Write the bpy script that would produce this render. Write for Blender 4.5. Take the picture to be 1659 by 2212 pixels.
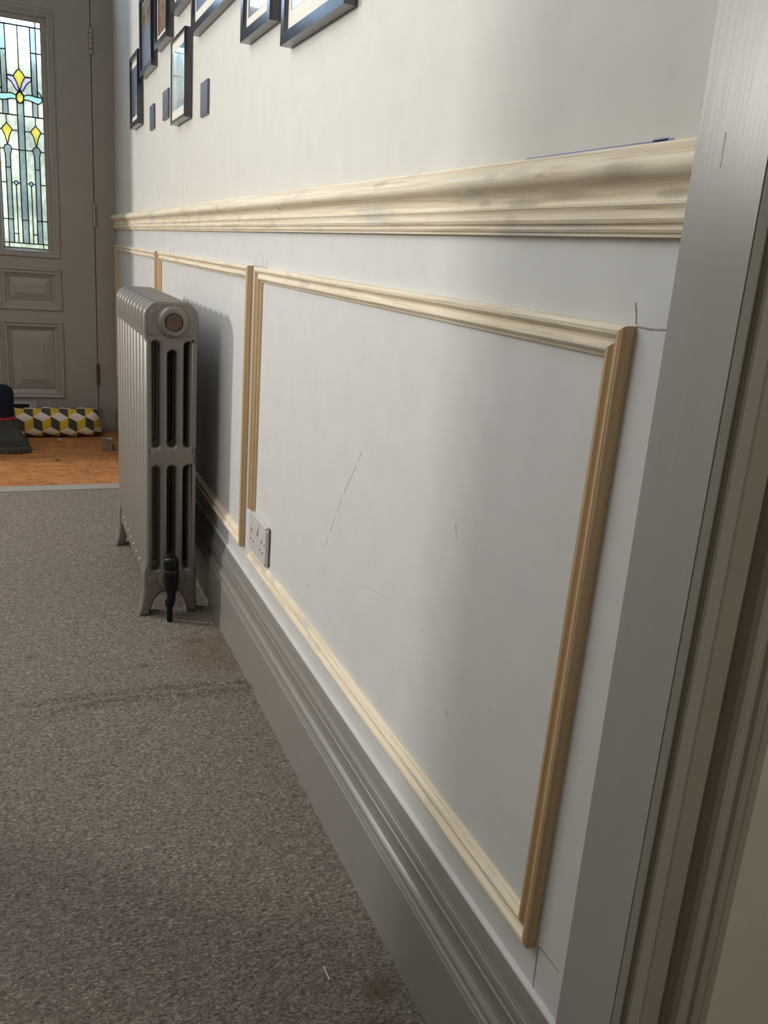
import bpy, bmesh, math, random
from mathutils import Vector, Matrix
random.seed(7)
for o in list(bpy.data.objects): bpy.data.objects.remove(o, do_unlink=True)
C = bpy.context.scene.collection
S = bpy.context.scene

# ------------------------------------------------------------------ camera
yaw, pitch, roll, FPX = 0.42675, -0.29525, 0.08137, 1794.5
F = Vector((math.sin(yaw)*math.cos(pitch), math.cos(yaw)*math.cos(pitch), math.sin(pitch)))
R0 = Vector((math.cos(yaw), -math.sin(yaw), 0)); U0 = R0.cross(F)
R = math.cos(roll)*R0 + math.sin(roll)*U0; U = -math.sin(roll)*R0 + math.cos(roll)*U0
cd = bpy.data.cameras.new('camera'); cam = bpy.data.objects.new('camera', cd); C.objects.link(cam)
M = Matrix((R, U, -F)).transposed().to_4x4(); M.translation = Vector((-0.4863, 0, 0.97665)); cam.matrix_world = M
cd.sensor_fit = 'HORIZONTAL'; cd.sensor_width = 36; cd.lens = FPX*36/1659; cd.clip_start = 0.02
S.camera = cam

# ------------------------------------------------------------------ light and exposure
S.view_settings.view_transform = 'Standard'; S.view_settings.look = 'None'
S.view_settings.gamma = 1; S.view_settings.exposure = 0; S.view_settings.use_curve_mapping = False
W = bpy.data.worlds.new('world'); S.world = W; W.use_nodes = True
bgn = W.node_tree.nodes['Background']; bgn.inputs[0].default_value = (0.50, 0.72, 1.0, 1); bgn.inputs[1].default_value = 6.5
def area(name, loc, target, sx, sy, power, col):
    l = bpy.data.lights.new(name, 'AREA'); l.shape = 'RECTANGLE'; l.size = sx; l.size_y = sy; l.energy = power; l.color = col
    o = bpy.data.objects.new(name, l); C.objects.link(o); o.location = loc
    d = Vector(target) - Vector(loc); o.rotation_euler = d.to_track_quat('-Z', 'Y').to_euler(); return o
area('side_room_window', (-4.1, 4.1, 1.85), (0, 2.4, 0.9), 0.30, 0.40, 98, (1.0, 0.975, 0.93))
area('ceiling_fill', (-0.95, 2.2, 2.66), (-0.35, 1.6, 0), 0.9, 2.4, 27, (0.97, 0.98, 1.0))  # added soft fill under the closed ceiling, no skylight there
area('left_wall_fill', (-1.44, 1.30, 1.80), (0, 0.95, 1.2), 0.9, 1.1, 15.5, (0.97, 0.985, 1.0))  # added fill for the near wall and jamb, shining through the added window
area('kitchen_soft_light', (-1.6, -1.6, 1.9), (0.0, 1.6, 1.2), 0.9, 1.0, 4, (1.0, 0.94, 0.80))  # dim warm area light behind the camera, no window modelled
area('near_wall_fill', (1.0, -1.1, 2.3), (0.15, 0.45, 0.7), 0.5, 0.5, 17, (1.0, 0.94, 0.82))  # added fill to brighten the olive wall and architrave

# ------------------------------------------------------------------ material helpers
def newmat(name, col=(.5,.5,.5), rough=.5, metal=0, spec=.5, coat=0):
    m = bpy.data.materials.new(name); m.use_nodes = True; b = m.node_tree.nodes['Principled BSDF']
    b.inputs['Base Color'].default_value = (*col, 1); b.inputs['Roughness'].default_value = rough
    b.inputs['Metallic'].default_value = metal; b.inputs['Specular IOR Level'].default_value = spec
    if coat: b.inputs['Coat Weight'].default_value = coat; b.inputs['Coat Roughness'].default_value = .08
    return m
def N(m, t, **kw):
    n = m.node_tree.nodes.new(t)
    for k, v in kw.items():
        if k.startswith('_'): setattr(n, k[1:], v)
        else: n.inputs[k].default_value = v
    return n
def L(m, a, b): m.node_tree.links.new(a, b)
def coords(m, scale=(1,1,1), rot=(0,0,0)):
    t = N(m, 'ShaderNodeTexCoord'); mp = N(m, 'ShaderNodeMapping'); mp.inputs['Scale'].default_value = scale
    mp.inputs['Rotation'].default_value = rot; L(m, t.outputs['Object'], mp.inputs[0]); return mp.outputs[0]
def noise(m, vec, scale, detail=4, rough=.5, dist=0):
    n = N(m, 'ShaderNodeTexNoise'); n.inputs['Scale'].default_value = scale; n.inputs['Detail'].default_value = detail
    n.inputs['Roughness'].default_value = rough; n.inputs['Distortion'].default_value = dist; L(m, vec, n.inputs['Vector']); return n.outputs['Fac']
def ramp(m, fac, stops):
    r = N(m, 'ShaderNodeValToRGB'); e = r.color_ramp.elements
    while len(e) < len(stops): e.new(.5)
    for i, (p, c) in enumerate(stops): e[i].position = p; e[i].color = (*c, 1)
    L(m, fac, r.inputs[0]); return r.outputs[0]
def mixc(m, fac, a, b, mode='MIX'):
    x = N(m, 'ShaderNodeMix', _data_type='RGBA', _blend_type=mode)
    for v, i in ((fac, 0), (a, 6), (b, 7)):
        if isinstance(v, (int, float)): x.inputs[i].default_value = v
        elif isinstance(v, tuple): x.inputs[i].default_value = (*v, 1)
        else: L(m, v, x.inputs[i])
    return x.outputs[2]
def bsdf(m): return m.node_tree.nodes['Principled BSDF']
def bump(m, h, strength=.2, dist=.002):
    b = N(m, 'ShaderNodeBump'); b.inputs['Strength'].default_value = strength; b.inputs['Distance'].default_value = dist
    L(m, h, b.inputs['Height']); L(m, b.outputs[0], bsdf(m).inputs['Normal'])
def spotmask(m, vec, p, r, soft=.5, warp=0.0):
    """soft ellipse mask round p with radii r"""
    s = N(m, 'ShaderNodeVectorMath', _operation='SUBTRACT'); L(m, vec, s.inputs[0]); s.inputs[1].default_value = p
    d = N(m, 'ShaderNodeVectorMath', _operation='DIVIDE'); L(m, s.outputs[0], d.inputs[0]); d.inputs[1].default_value = r
    l = N(m, 'ShaderNodeVectorMath', _operation='LENGTH'); L(m, d.outputs[0], l.inputs[0])
    v = l.outputs['Value']
    if warp:
        a = N(m, 'ShaderNodeMath', _operation='MULTIPLY_ADD'); L(m, noise(m, vec, 1.5/max(min(r), .002)/2, 2), a.inputs[0]); a.inputs[1].default_value = warp
        L(m, v, a.inputs[2]); v = a.outputs[0]
    mr = N(m, 'ShaderNodeMapRange', _interpolation_type='SMOOTHSTEP'); L(m, v, mr.inputs[0])
    mr.inputs[1].default_value = 1+warp*.5; mr.inputs[2].default_value = soft+warp*.5; mr.inputs[3].default_value = 0; mr.inputs[4].default_value = 1
    return mr.outputs[0]

def paint(name, col, rough=.55, var=.04, bmp=.06, scale=18, streak=None, spec=.3):
    m = newmat(name, col, rough, spec=spec)
    v = coords(m, streak or (1,1,1)); f = noise(m, v, scale, 5)
    lo = tuple(c*(1-var) for c in col); hi = tuple(min(1, c*(1+var)) for c in col)
    L(m, ramp(m, f, [(.3, lo), (.7, hi)]), bsdf(m).inputs['Base Color'])
    bump(m, noise(m, coords(m, streak or (1,1,1)), 220, 3), bmp, .001)
    return m
M_upper = paint('cream_wall_paint', (.65,.63,.585), .6, .03)
M_lower = paint('pale_grey_wall_paint', (.64,.637,.625), .5, .03)
M_trim = paint('grey_beige_gloss', (.25,.235,.212), .33, .03, .05, 14, spec=.5)
M_jamb = paint('grey_beige_brushed', (.34,.325,.30), .32, .04, .12, 30, (1,1,.06), spec=.6)
M_arch = paint('taupe_architrave_paint', (.31,.28,.235), .38, .04, .05, 14, spec=.5)
M_door = paint('taupe_door_paint', (.345,.315,.28), .4, .03, .05, 14, spec=.45)
M_olive = paint('olive_cream_wall_paint', (.50,.475,.39), .65, .03, .08)
M_white = newmat('white_plaster', (.7,.69,.67), .8)
M_caulk = newmat('white_caulk', (.62,.62,.60), .5)
M_rad = newmat('satin_taupe_radiator_enamel', (.22,.196,.175), .36, metal=.25, spec=.6)
M_black = newmat('glossy_black_plastic', (.006,.007,.009), .2, spec=.3)
M_hole_shade = newmat('painted_hole_shade', (.006,.007,.012), .9)  # near-black colour stands in for the shade inside openings
M_brass = newmat('aged_brass', (.42,.37,.25), .4, metal=.4)
M_rust = newmat('rusty_bronze', (.13,.085,.07), .45, metal=.5)
M_copper = newmat('copper_nut', (.28,.17,.10), .35, metal=.8)
M_steel = newmat('brushed_aluminium', (.6,.58,.54), .4, metal=.3)
M_strip = newmat('pale_grey_threshold', (.42,.40,.36), .45, metal=.2)
M_plastic = newmat('white_socket_plastic', (.62,.58,.575), .3)
M_pencil = newmat('pencil_graphite', (.30,.29,.28), .6)
M_pencil2 = newmat('faint_graphite', (.53,.52,.50), .6)
M_pen = newmat('blue_ink', (.16,.20,.48), .6)
M_frame = newmat('black_frame_lacquer', (.010,.012,.020), .20, spec=1.0)
M_mount = newmat('cream_card_mount', (.75,.73,.66), .8)
M_pad = newmat('slate_grey_pad', (.10,.11,.14), .28, spec=.6)
M_lead = newmat('lead_came', (.05,.055,.075), .5, metal=.2)

def pine(name, axis):
    m = newmat(name, (.8,.7,.55), .5, spec=.35)
    sc = {'y': (60,1.3,60), 'z': (150,150,1.3)}[axis]
    v = coords(m, sc); f = noise(m, v, 1.6, 6, .6, .6)
    c = ramp(m, f, [(.30,(.40,.25,.115)), (.46,(.56,.39,.215)), (.62,(.66,.49,.30)), (.8,(.73,.59,.40))])
    f2 = noise(m, coords(m, {'y': (8,.9,8), 'z': (8,8,.9)}[axis]), 2.2, 3)
    c = mixc(m, ramp(m, f2, [(.35,(0,0,0)), (.7,(.45,.45,.45))]), c, (.50,.36,.21))
    L(m, c, bsdf(m).inputs['Base Color']); bump(m, f, .25, .0006); return m
M_pine_z = pine('shaded_pine_upright', 'z')  # darker and more orange than the rail: shade on uprights put into the colour
def pine_rail():
    """planed pine with filler smears, knots"""
    m = newmat('sanded_pine_with_filler', (.8,.7,.55), .5, spec=.35)
    f = noise(m, coords(m, (95,2.0,95)), 1.6, 7, .65, 1.6)
    c = ramp(m, f, [(.30,(.55,.42,.27)), (.42,(.73,.62,.455)), (.55,(.83,.735,.575)), (.75,(.88,.81,.68))])
    f2 = noise(m, coords(m, (20,7,30)), 1.3, 4)
    c = mixc(m, ramp(m, f2, [(.56,(0,0,0)), (.68,(.7,.7,.7))]), c, (.56,.53,.47))
    v = coords(m)
    for p, r, k in [((-.02,2.12,1.060),(.02,.03,.010),.5), ((-.016,1.62,1.052),(.02,.010,.005),.75), ((-.015,1.95,1.035),(.03,.022,.010),.4),
                    ((-.02,1.115,1.072),(.03,.03,.008),.55), ((-.02,.60,1.06),(.03,.05,.012),.55), ((-.02,.69,1.045),(.03,.06,.006),.5), ((-.013,.76,1.04),(.03,.05,.007),.6),
                    ((-.013,.545,1.042),(.03,.03,.006),.6), ((-.013,.84,1.042),(.03,.02,.006),.5), ((-.02,.78,1.024),(.03,.02,.008),.35)]:
        msk = spotmask(m, v, p, r, .3, .5)
        k2 = N(m, 'ShaderNodeMath', _operation='MULTIPLY'); L(m, msk, k2.inputs[0]); k2.inputs[1].default_value = k
        c = mixc(m, k2.outputs[0], c, (.40,.34,.26))
    L(m, c, bsdf(m).inputs['Base Color']); bump(m, f, .25, .0006); return m
M_pine_y = pine_rail()

def carpet():
    m = newmat('grey_brown_carpet_pile', (.25,.22,.19), .95, spec=.1)
    fine = noise(m, coords(m, (95,170,95)), 1.5, 9, .78, .8)
    mid = noise(m, coords(m, (1,1.6,1)), 38, 5, .6)
    big = noise(m, coords(m), 2.2, 3)
    c = ramp(m, fine, [(.37,(.105,.083,.066)), (.5,(.315,.27,.228)), (.63,(.66,.59,.515))])
    c = mixc(m, .6, c, ramp(m, mid, [(.35,(.72,.70,.69)), (.65,(1.15,1.15,1.13))]), 'MULTIPLY')
    c = mixc(m, ramp(m, big, [(.45,(0,0,0)), (.75,(.16,.16,.16))]), c, (.22,.19,.24))
    v = coords(m)
    for p, r, k in [((-.05,1.90,0),(.16,.16,1),.38), ((-.06,.815,0),(.04,.03,1),.55), ((-.09,.76,0),(.04,.03,1),.45), ((-.238,1.851,0),(.012,.010,1),.8), ((-.10,1.96,0),(.05,.02,1),.5), ((-.49,1.96,0),(.02,.03,1),.4), ((-.03,1.70,0),(.05,.04,1),.4)]:
        msk = spotmask(m, v, p, r, .2, .8)
        k2 = N(m, 'ShaderNodeMath', _operation='MULTIPLY'); L(m, msk, k2.inputs[0]); k2.inputs[1].default_value = k
        c = mixc(m, k2.outputs[0], c, (.17,.115,.055))
    L(m, c, bsdf(m).inputs['Base Color'])
    a = N(m, 'ShaderNodeMath', _operation='ADD'); L(m, fine, a.inputs[0]); L(m, mid, a.inputs[1])
    bump(m, a.outputs[0], .9, .006); return m
M_carpet = carpet()
def coir():
    m = newmat('orange_coir_mat', (.4,.2,.08), .95, spec=.1)
    f = noise(m, coords(m, (1,1.8,1)), 160, 6, .7, 1.0); g = noise(m, coords(m, (1,2.2,1)), 16, 5, .65)
    c = ramp(m, f, [(.34,(.27,.11,.04)), (.5,(.60,.27,.105)), (.68,(.80,.42,.18))])
    c = mixc(m, .7, c, ramp(m, g, [(.35,(.55,.5,.45)), (.6,(1.15,1.12,1.1))]), 'MULTIPLY')
    L(m, c, bsdf(m).inputs['Base Color']); bump(m, f, .9, .004); return m
M_coir = coir()

def glass(name, col, tex=40, clear=.5):
    m = bpy.data.materials.new(name); m.use_nodes = True; nt = m.node_tree; nt.nodes.remove(bsdf(m))
    out = [n for n in nt.nodes if n.type == 'OUTPUT_MATERIAL'][0]
    f = noise(m, coords(m, (1,1,.45), (0,.5,0)), tex, 4, .6, 1.8)
    cr = ramp(m, f, [(.3, tuple(c*.80 for c in col)), (.7, tuple(min(1, c*1.08) for c in col))])
    bp = N(m, 'ShaderNodeBump'); bp.inputs['Strength'].default_value = .5; bp.inputs['Distance'].default_value = .004; L(m, f, bp.inputs['Height'])
    tr = N(m, 'ShaderNodeBsdfTranslucent'); L(m, cr, tr.inputs[0])
    rf = N(m, 'ShaderNodeBsdfRefraction'); rf.inputs['Roughness'].default_value = .14; rf.inputs['IOR'].default_value = 1.08; L(m, cr, rf.inputs[0]); L(m, bp.outputs[0], rf.inputs['Normal'])
    gl = N(m, 'ShaderNodeBsdfGlossy'); gl.inputs['Roughness'].default_value = .15
    mx = N(m, 'ShaderNodeMixShader'); mx.inputs[0].default_value = clear; L(m, tr.outputs[0], mx.inputs[1]); L(m, rf.outputs[0], mx.inputs[2])
    m2 = N(m, 'ShaderNodeMixShader'); m2.inputs[0].default_value = .05; L(m, mx.outputs[0], m2.inputs[1]); L(m, gl.outputs[0], m2.inputs[2])
    L(m, m2.outputs[0], out.inputs[0]); return m
G_clear = glass('textured_clear_glass', (.91,.89,.84), 38, .90)
G_grey = glass('pale_blue_grey_glass', (.56,.59,.60), 50, .88)
G_yellow = glass('amber_yellow_glass', (.93,.78,.30), 70, .78)
G_lilac = glass('lilac_glass', (.82,.70,.90), 70, .7)
G_green = glass('mint_green_glass', (.70,.90,.78), 70, .7)
G_blue = glass('sky_blue_glass', (.60,.76,.98), 60, .7)
G_plain = glass('plain_transom_glass', (.97,.98,1.0), 5, .95)

# ------------------------------------------------------------------ mesh helpers
def obj(name, bm, mat, parent=None, smooth=False, **props):
    me = bpy.data.meshes.new(name); bmesh.ops.recalc_face_normals(bm, faces=bm.faces); bm.to_mesh(me); bm.free()
    mats = mat if isinstance(mat, (list, tuple)) else [mat]
    for x in mats: me.materials.append(x)
    if smooth:
        for p in me.polygons: p.use_smooth = True
        try: me.set_sharp_from_angle(angle=math.radians(38))
        except Exception: pass
    o = bpy.data.objects.new(name, me); C.objects.link(o); o.parent = parent
    for k, v in props.items(): o[k] = v
    return o
def thing(name, label, cat, loc=(0,0,0), group=None):
    o = bpy.data.objects.new(name, None); C.objects.link(o); o.location = loc; o['label'] = label; o['category'] = cat
    o.empty_display_size = .05
    if group: o['group'] = group
    return o
def tag(o, label, cat, group=None):
    o['label'] = label; o['category'] = cat
    if group: o['group'] = group
    return o
def box(bm, x0, x1, y0, y1, z0, z1, bev=0, mi=0):
    r = bmesh.ops.create_cube(bm, size=1); vs = r['verts']
    for v in vs: v.co = Vector((x0+(v.co.x+.5)*(x1-x0), y0+(v.co.y+.5)*(y1-y0), z0+(v.co.z+.5)*(z1-z0)))
    fs = {f for v in vs for f in v.link_faces}
    for f in fs: f.material_index = mi
    if bev:
        es = {e for v in vs for e in v.link_edges}
        bmesh.ops.bevel(bm, geom=list(es), offset=bev, segments=2, affect='EDGES')
def BOX(*a, bev=0):
    bm = bmesh.new(); box(bm, *a, bev=bev); return bm
def cyl(bm, p0, p1, r0, r1=None, n=24, mi=0):
    p0 = Vector(p0); p1 = Vector(p1); d = p1-p0; r1 = r0 if r1 is None else r1
    rot = d.to_track_quat('Z', 'Y').to_matrix().to_4x4(); rot.translation = (p0+p1)/2
    r = bmesh.ops.create_cone(bm, cap_ends=True, segments=n, radius1=r0, radius2=r1, depth=d.length, matrix=rot)
    for f in {f for v in r['verts'] for f in v.link_faces}: f.material_index = mi
def lathe(bm, prof, cx, cy, n=32, axis='z', base=0):
    """prof: (radius, height) along z, or along -y for axis='y'"""
    rings = []
    for r, h in prof:
        ring = []
        for i in range(n):
            a = 2*math.pi*i/n
            if axis == 'z': co = (cx+r*math.cos(a), cy+r*math.sin(a), h)
            else: co = (cx+r*math.cos(a), base-h, cy+r*math.sin(a))
            ring.append(bm.verts.new(co))
        rings.append(ring)
    for a, b in zip(rings, rings[1:]):
        for i in range(n): bm.faces.new((a[i], a[(i+1)%n], b[(i+1)%n], b[i]))
    bm.faces.new(rings[0][::-1]); bm.faces.new(rings[-1])
def sweep(bm, ends, closed=True):
    """ends: list of vertex-loops (same length) joined in order, capped"""
    rings = [[bm.verts.new(c) for c in r] for r in ends]; n = len(rings[0])
    for a, b in zip(rings, rings[1:]):
        for i in range(n if closed else n-1): bm.faces.new((a[i], a[(i+1)%n], b[(i+1)%n], b[i]))
    if closed: bm.faces.new(rings[0][::-1]); bm.faces.new(rings[-1])
def curve_plate(outlines, thick, bev, y, res=3):
    """solid plate in x-z with holes: outlines[0] outer, rest holes"""
    cu = bpy.data.curves.new('c', 'CURVE'); cu.dimensions = '2D'; cu.fill_mode = 'BOTH'
    cu.bevel_depth = bev; cu.bevel_resolution = res; cu.offset = -bev; cu.extrude = thick/2-bev
    for o in outlines:
        sp = cu.splines.new('POLY'); sp.points.add(len(o)-1); sp.use_cyclic_u = True
        for p, q in zip(sp.points, o): p.co = (q[0], q[1], 0, 1)
    co = bpy.data.objects.new('c', cu); C.objects.link(co); bpy.context.view_layer.update()
    me = bpy.data.meshes.new_from_object(co.evaluated_get(bpy.context.evaluated_depsgraph_get()))
    bm = bmesh.new(); bm.from_mesh(me); bpy.data.objects.remove(co); bpy.data.curves.remove(cu); bpy.data.meshes.remove(me)
    for v in bm.verts: v.co = Vector((v.co.x, y - v.co.z, v.co.y))
    bmesh.ops.remove_doubles(bm, verts=bm.verts, dist=1e-5); return bm
def merge(a, b):
    me = bpy.data.meshes.new('t'); b.to_mesh(me); b.free(); a.from_mesh(me); bpy.data.meshes.remove(me); return a
def slot(xc, w, z0, z1, n=8):
    r = w/2; p = []
    for i in range(n+1): a = math.pi*i/n; p.append((xc+r*math.cos(a), z1-r+r*math.sin(a)))
    for i in range(n+1): a = math.pi+math.pi*i/n; p.append((xc+r*math.cos(a), z0+r+r*math.sin(a)))
    return p
def rrect(x0, x1, z0, z1, r, n=6):
    p = []
    for cx_, cz_, a0 in ((x1-r, z1-r, 0), (x0+r, z1-r, 90), (x0+r, z0+r, 180), (x1-r, z0+r, 270)):
        for i in range(n+1): a = math.radians(a0+90*i/n); p.append((cx_+r*math.cos(a), cz_+r*math.sin(a)))
    return p

# ------------------------------------------------------------------ structure: hall shell
ST = dict(kind='structure')
D = 4.6; ZM = -.02
def quads(qs):
    bm = bmesh.new()
    for q in qs: bm.faces.new([bm.verts.new(c) for c in q])
    return bm
# right wall, two paint zones
bm = bmesh.new(); box(bm, 0, .12, .459, D+.15, -.05, 1.05, mi=1); box(bm, 0, .12, .459, D+.15, 1.05, 2.7, mi=0)
wall_right = obj('wall_right', bm, [M_upper, M_lower], **ST)
# floor: carpet with the soft ridge of a seam
bm = bmesh.new(); nx, ny = 60, 760; X0, X1, Y0, Y1 = -1.25, 0.0, .46, 3.39
ridge = [(-.9,1.70),(-.465,1.701),(-.273,1.703),(-.131,1.692),(.05,1.675)]
def ridge_y(x):
    for (a, b), (c, d) in zip(ridge, ridge[1:]):
        if a <= x <= c: return b+(d-b)*(x-a)/(c-a)
    return 1.70
g = []
for j in range(ny+1):
    row = []
    for i in range(nx+1):
        x = X0+(X1-X0)*i/nx; y = Y0+(Y1-Y0)*j/ny
        d = y-ridge_y(x); fade = min(1, max(0, (x+.62)/.25))
        z = .0100*math.exp(-(d/.014)**2)*fade - .009*math.exp(-((d-.03)/.014)**2)*fade
        d2 = y-(1.477+(x+.338)*1.35); z += -.0040*math.exp(-(d2/.012)**2)*(1 if -.40 < x < -.2 else 0)
        for px, py, w in ((-.292,2.075,.015),(-.10,1.95,.03),(-.06,1.86,.025),(-.03,.79,.02)): z -= .003*math.exp(-((x-px)**2+(y-py)**2)/w**2)
        row.append(bm.verts.new((x, y, z)))
    g.append(row)
for j in range(ny):
    for i in range(nx): bm.faces.new((g[j][i], g[j][i+1], g[j+1][i+1], g[j+1][i]))
floor = obj('floor', bm, M_carpet, smooth=True, **ST)
bm = bmesh.new(); box(bm, -4.3, 2.2, -2.6, .46, -.05, 0); box(bm, -4.3, -1.25, .46, 4.75, -.05, 0)
obj('floor', bm, M_carpet, **ST)
obj('floor', BOX(-1.25, 0, 3.40, D+.1, -.06, ZM), M_coir, **ST)
floor_base = obj('trim_1', BOX(-1.25, -.022, 3.388, 3.466, -.06, .004, bev=.003), M_strip, **ST)
obj('ceiling', BOX(-4.3, 2.2, -2.6, 4.75, 2.7, 2.8), M_white, **ST)
# left wall with an opening towards the side room, plus an added window hole
bm = bmesh.new(); box(bm, -1.37, -1.25, .46, .90, 0, 2.7); box(bm, -1.37, -1.25, 1.70, 1.855, 0, 2.7); box(bm, -1.37, -1.25, .90, 1.70, 0, 1.30); box(bm, -1.37, -1.25, .90, 1.70, 2.30, 2.7); box(bm, -1.37, -1.25, 3.996, 4.75, 0, 2.7); box(bm, -1.37, -1.25, 1.855, 3.996, 2.15, 2.7)
obj('wall_left', bm, M_upper, **ST)
bm = bmesh.new()
for a_ in ((.86,.90,1.26,2.34),(1.70,1.74,1.26,2.34),(.90,1.70,1.26,1.30),(.90,1.70,2.30,2.34),(1.285,1.315,1.30,2.30)): box(bm, -1.26, -1.235, *a_)
obj('added_fill_window', bm, M_trim, **ST)  # invented window frame, added around the opening for the left fill light
obj('wall_side_room', BOX(-4.42, -4.3, .3, 4.9, 0, 2.7), M_white, **ST)
obj('wall_side_room', BOX(-4.3, -1.3, 4.75, 4.87, 0, 2.7), M_white, **ST)
# camera-side room (kitchen end)
obj('wall_kitchen', BOX(-4.42, -4.3, -2.6, .3, 0, 2.7), M_olive, **ST)
obj('wall_kitchen', BOX(2.1, 2.2, -2.6, .6, 0, 2.7), M_olive, **ST)
obj('wall_back', BOX(-4.3, 2.2, -2.7, -2.6, 0, 2.7), M_olive, **ST)
# partition the camera looks past: olive face, lining, architrave
bm = bmesh.new(); box(bm, -.015, 2.1, .4415, .459, 0, 2.7); obj('wall_near', bm, M_olive, **ST)
obj('wall_near', BOX(-4.3, -1.15, .441, .459, 0, 2.7), M_olive, **ST)
lin = obj('door_2', BOX(-.05, -.012, .4190, .4865, 0, 2.7, bev=.001), M_jamb, **ST)
bm = bmesh.new(); box(bm, -.0502, -.0498, .4585, .4602, 1.052, 1.074); box(bm, -.0502, -.0498, .486, .4868, 1.093, 1.0945)
obj('scratch', bm, M_pencil2, lin)
prof = [(-.0385,.4255),(-.0375,.4225),(-.0355,.4215),(-.034,.4225),(-.0325,.4265),(-.028,.4285),(-.021,.428),(-.016,.4255),(0,.4255),(.004,.4265),(.0075,.4290),
        (.009,.4290),(.0115,.420),(.015,.4165),(.020,.4160),(.0255,.4185),(.031,.4235),(.036,.4265),(.041,.4275),(.0435,.4245),(.0475,.4235),(.052,.4265),(.0545,.4285),(.0575,.4285),(.0590,.4275),(.067,.4275),(.068,.4285),(.068,.442),(-.0385,.442)]
bm = bmesh.new(); sweep(bm, [[(x, y, 0) for x, y in prof], [(x, y, 2.7) for x, y in prof]])
obj('architrave', bm, M_arch, lin, smooth=False)
JA = Matrix.Translation((0, -.0075, 0)); bpy.data.objects['architrave'].data.transform(JA); bpy.data.objects['wall_near'].data.transform(JA)
JM = Matrix(((1,0,0,0),(0,1,.020,-.016),(0,0,1,0),(0,0,0,1)))
for o_ in (lin, bpy.data.objects['architrave'], bpy.data.objects['scratch'], bpy.data.objects['wall_near']): o_.data.transform(JM)
bm = bmesh.new()
for z in (.375, .52, .68, .255):
    yj = .020*z-.0235; box(bm, .066, .0705, .4395+yj, .4415+yj, z, z+.003)
obj('paint_nib', bm, M_olive, lin)
# skirting with moulded top
prof = [(0,0),(-.024,0),(-.024,.126),(-.0225,.1285),(-.0235,.1315),(-.0225,.1345),(-.0195,.1355),(-.0195,.1375),(-.0205,.1405),(-.0205,.1455),(-.0185,.1485),(-.0155,.1520),
        (-.0140,.158),(-.0138,.166),(-.0150,.1740),(-.0165,.1775),(-.0165,.1795),(-.0150,.181),(-.0152,.190),(-.0140,.1955),(-.0125,.197),(-.0125,.199),(-.0110,.202),(-.0085,.214),(-.0060,.2225),(-.0055,.2245),(0,.2245)]
bm = bmesh.new(); sweep(bm, [[(x, .4868, z) for x, z in prof], [(x, 3.385, z) for x, z in prof]])
sk = obj('baseboard_right', bm, M_trim, **ST)
bm = bmesh.new(); n = 220; rings = []
for i in range(n+1):
    y = .487+(3.38-.487)*i/n; h = .0002+.0006*math.sin(y*23)+.0007*random.random()
    rings.append([(0,y,.223),(-.0062,y,.223),(-.0056,y,.2255),(-.0008,y,.2275+h),(0,y,.2275+h)])
sweep(bm, rings); obj('caulk_line', bm, M_caulk, sk)
obj('baseboard_right', BOX(-.022, 0, 3.47, D-.01, ZM, .10, bev=.004), M_trim, **ST)

# pencil and scuff marks on the wall
def marks(name, segs, mat, w, x=-.0004):
    for s in segs:
        bm = bmesh.new()
        for (y0, z0), (y1, z1) in zip(s, s[1:]):
            d = Vector((y1-y0, z1-z0)); n_ = Vector((-d.y, d.x)).normalized()*w/2; e = d.normalized()*w*.3; y0 -= e.x; z0 -= e.y; y1 += e.x; z1 += e.y
            top = [(x, y0+n_.x, z0+n_.y), (x, y1+n_.x, z1+n_.y), (x, y1-n_.x, z1-n_.y), (x, y0-n_.x, z0-n_.y)]
            sweep(bm, [top, [(.0002, b, c) for a, b, c in top]])
        obj(name, bm, mat, wall_right)
marks('pencil_mark', [[(.587,.957),(.5845,.951),(.582,.94)], [(.58,.938),(.562,.9375),(.543,.939)], [(.576,.281),(.575,.248),(.573,.208)], [(.573,.283),(.557,.284),(.539,.284)]], M_pencil, .0015)
marks('pencil_mark', [[(1.792,.958),(1.794,.938)], [(1.759,.954),(1.756,.935)], [(2.894,.953),(2.893,.941)], [(2.966,.948),(2.975,.939)], [(1.875,.9395),(1.764,.9395)]], M_pencil, .0012)
marks('scuff_mark', [[(1.171,.687),(1.184,.668)], [(1.190,.659),(1.22,.621),(1.236,.599)], [(1.243,.589),(1.262,.561)], [(1.270,.549),(1.289,.513)], [(1.297,.502),(1.308,.481)], [(1.153,.467),(1.116,.481),(1.076,.49),(1.041,.497)],
      [(1.024,.5),(.995,.504)], [(.972,.505),(.935,.503)], [(.919,.501),(.882,.5)]], M_pencil2, .0007)
marks('scuff_mark', [[(1.391,.371),(1.386,.377)], [(.733,.486),(.724,.487)], [(.825,.428),(.823,.418)], [(1.103,.267),(1.103,.255)], [(.854,.672),(.849,.656)]], M_pencil2, .0014)
marks('ink_line', [[(.79,1.0849),(.692,1.0849),(.615,1.0850),(.573,1.0852)]], M_pen, .0010)
marks('ink_line', [[(.597,1.0856),(.580,1.0858)]], M_pen, .0022)

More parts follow.
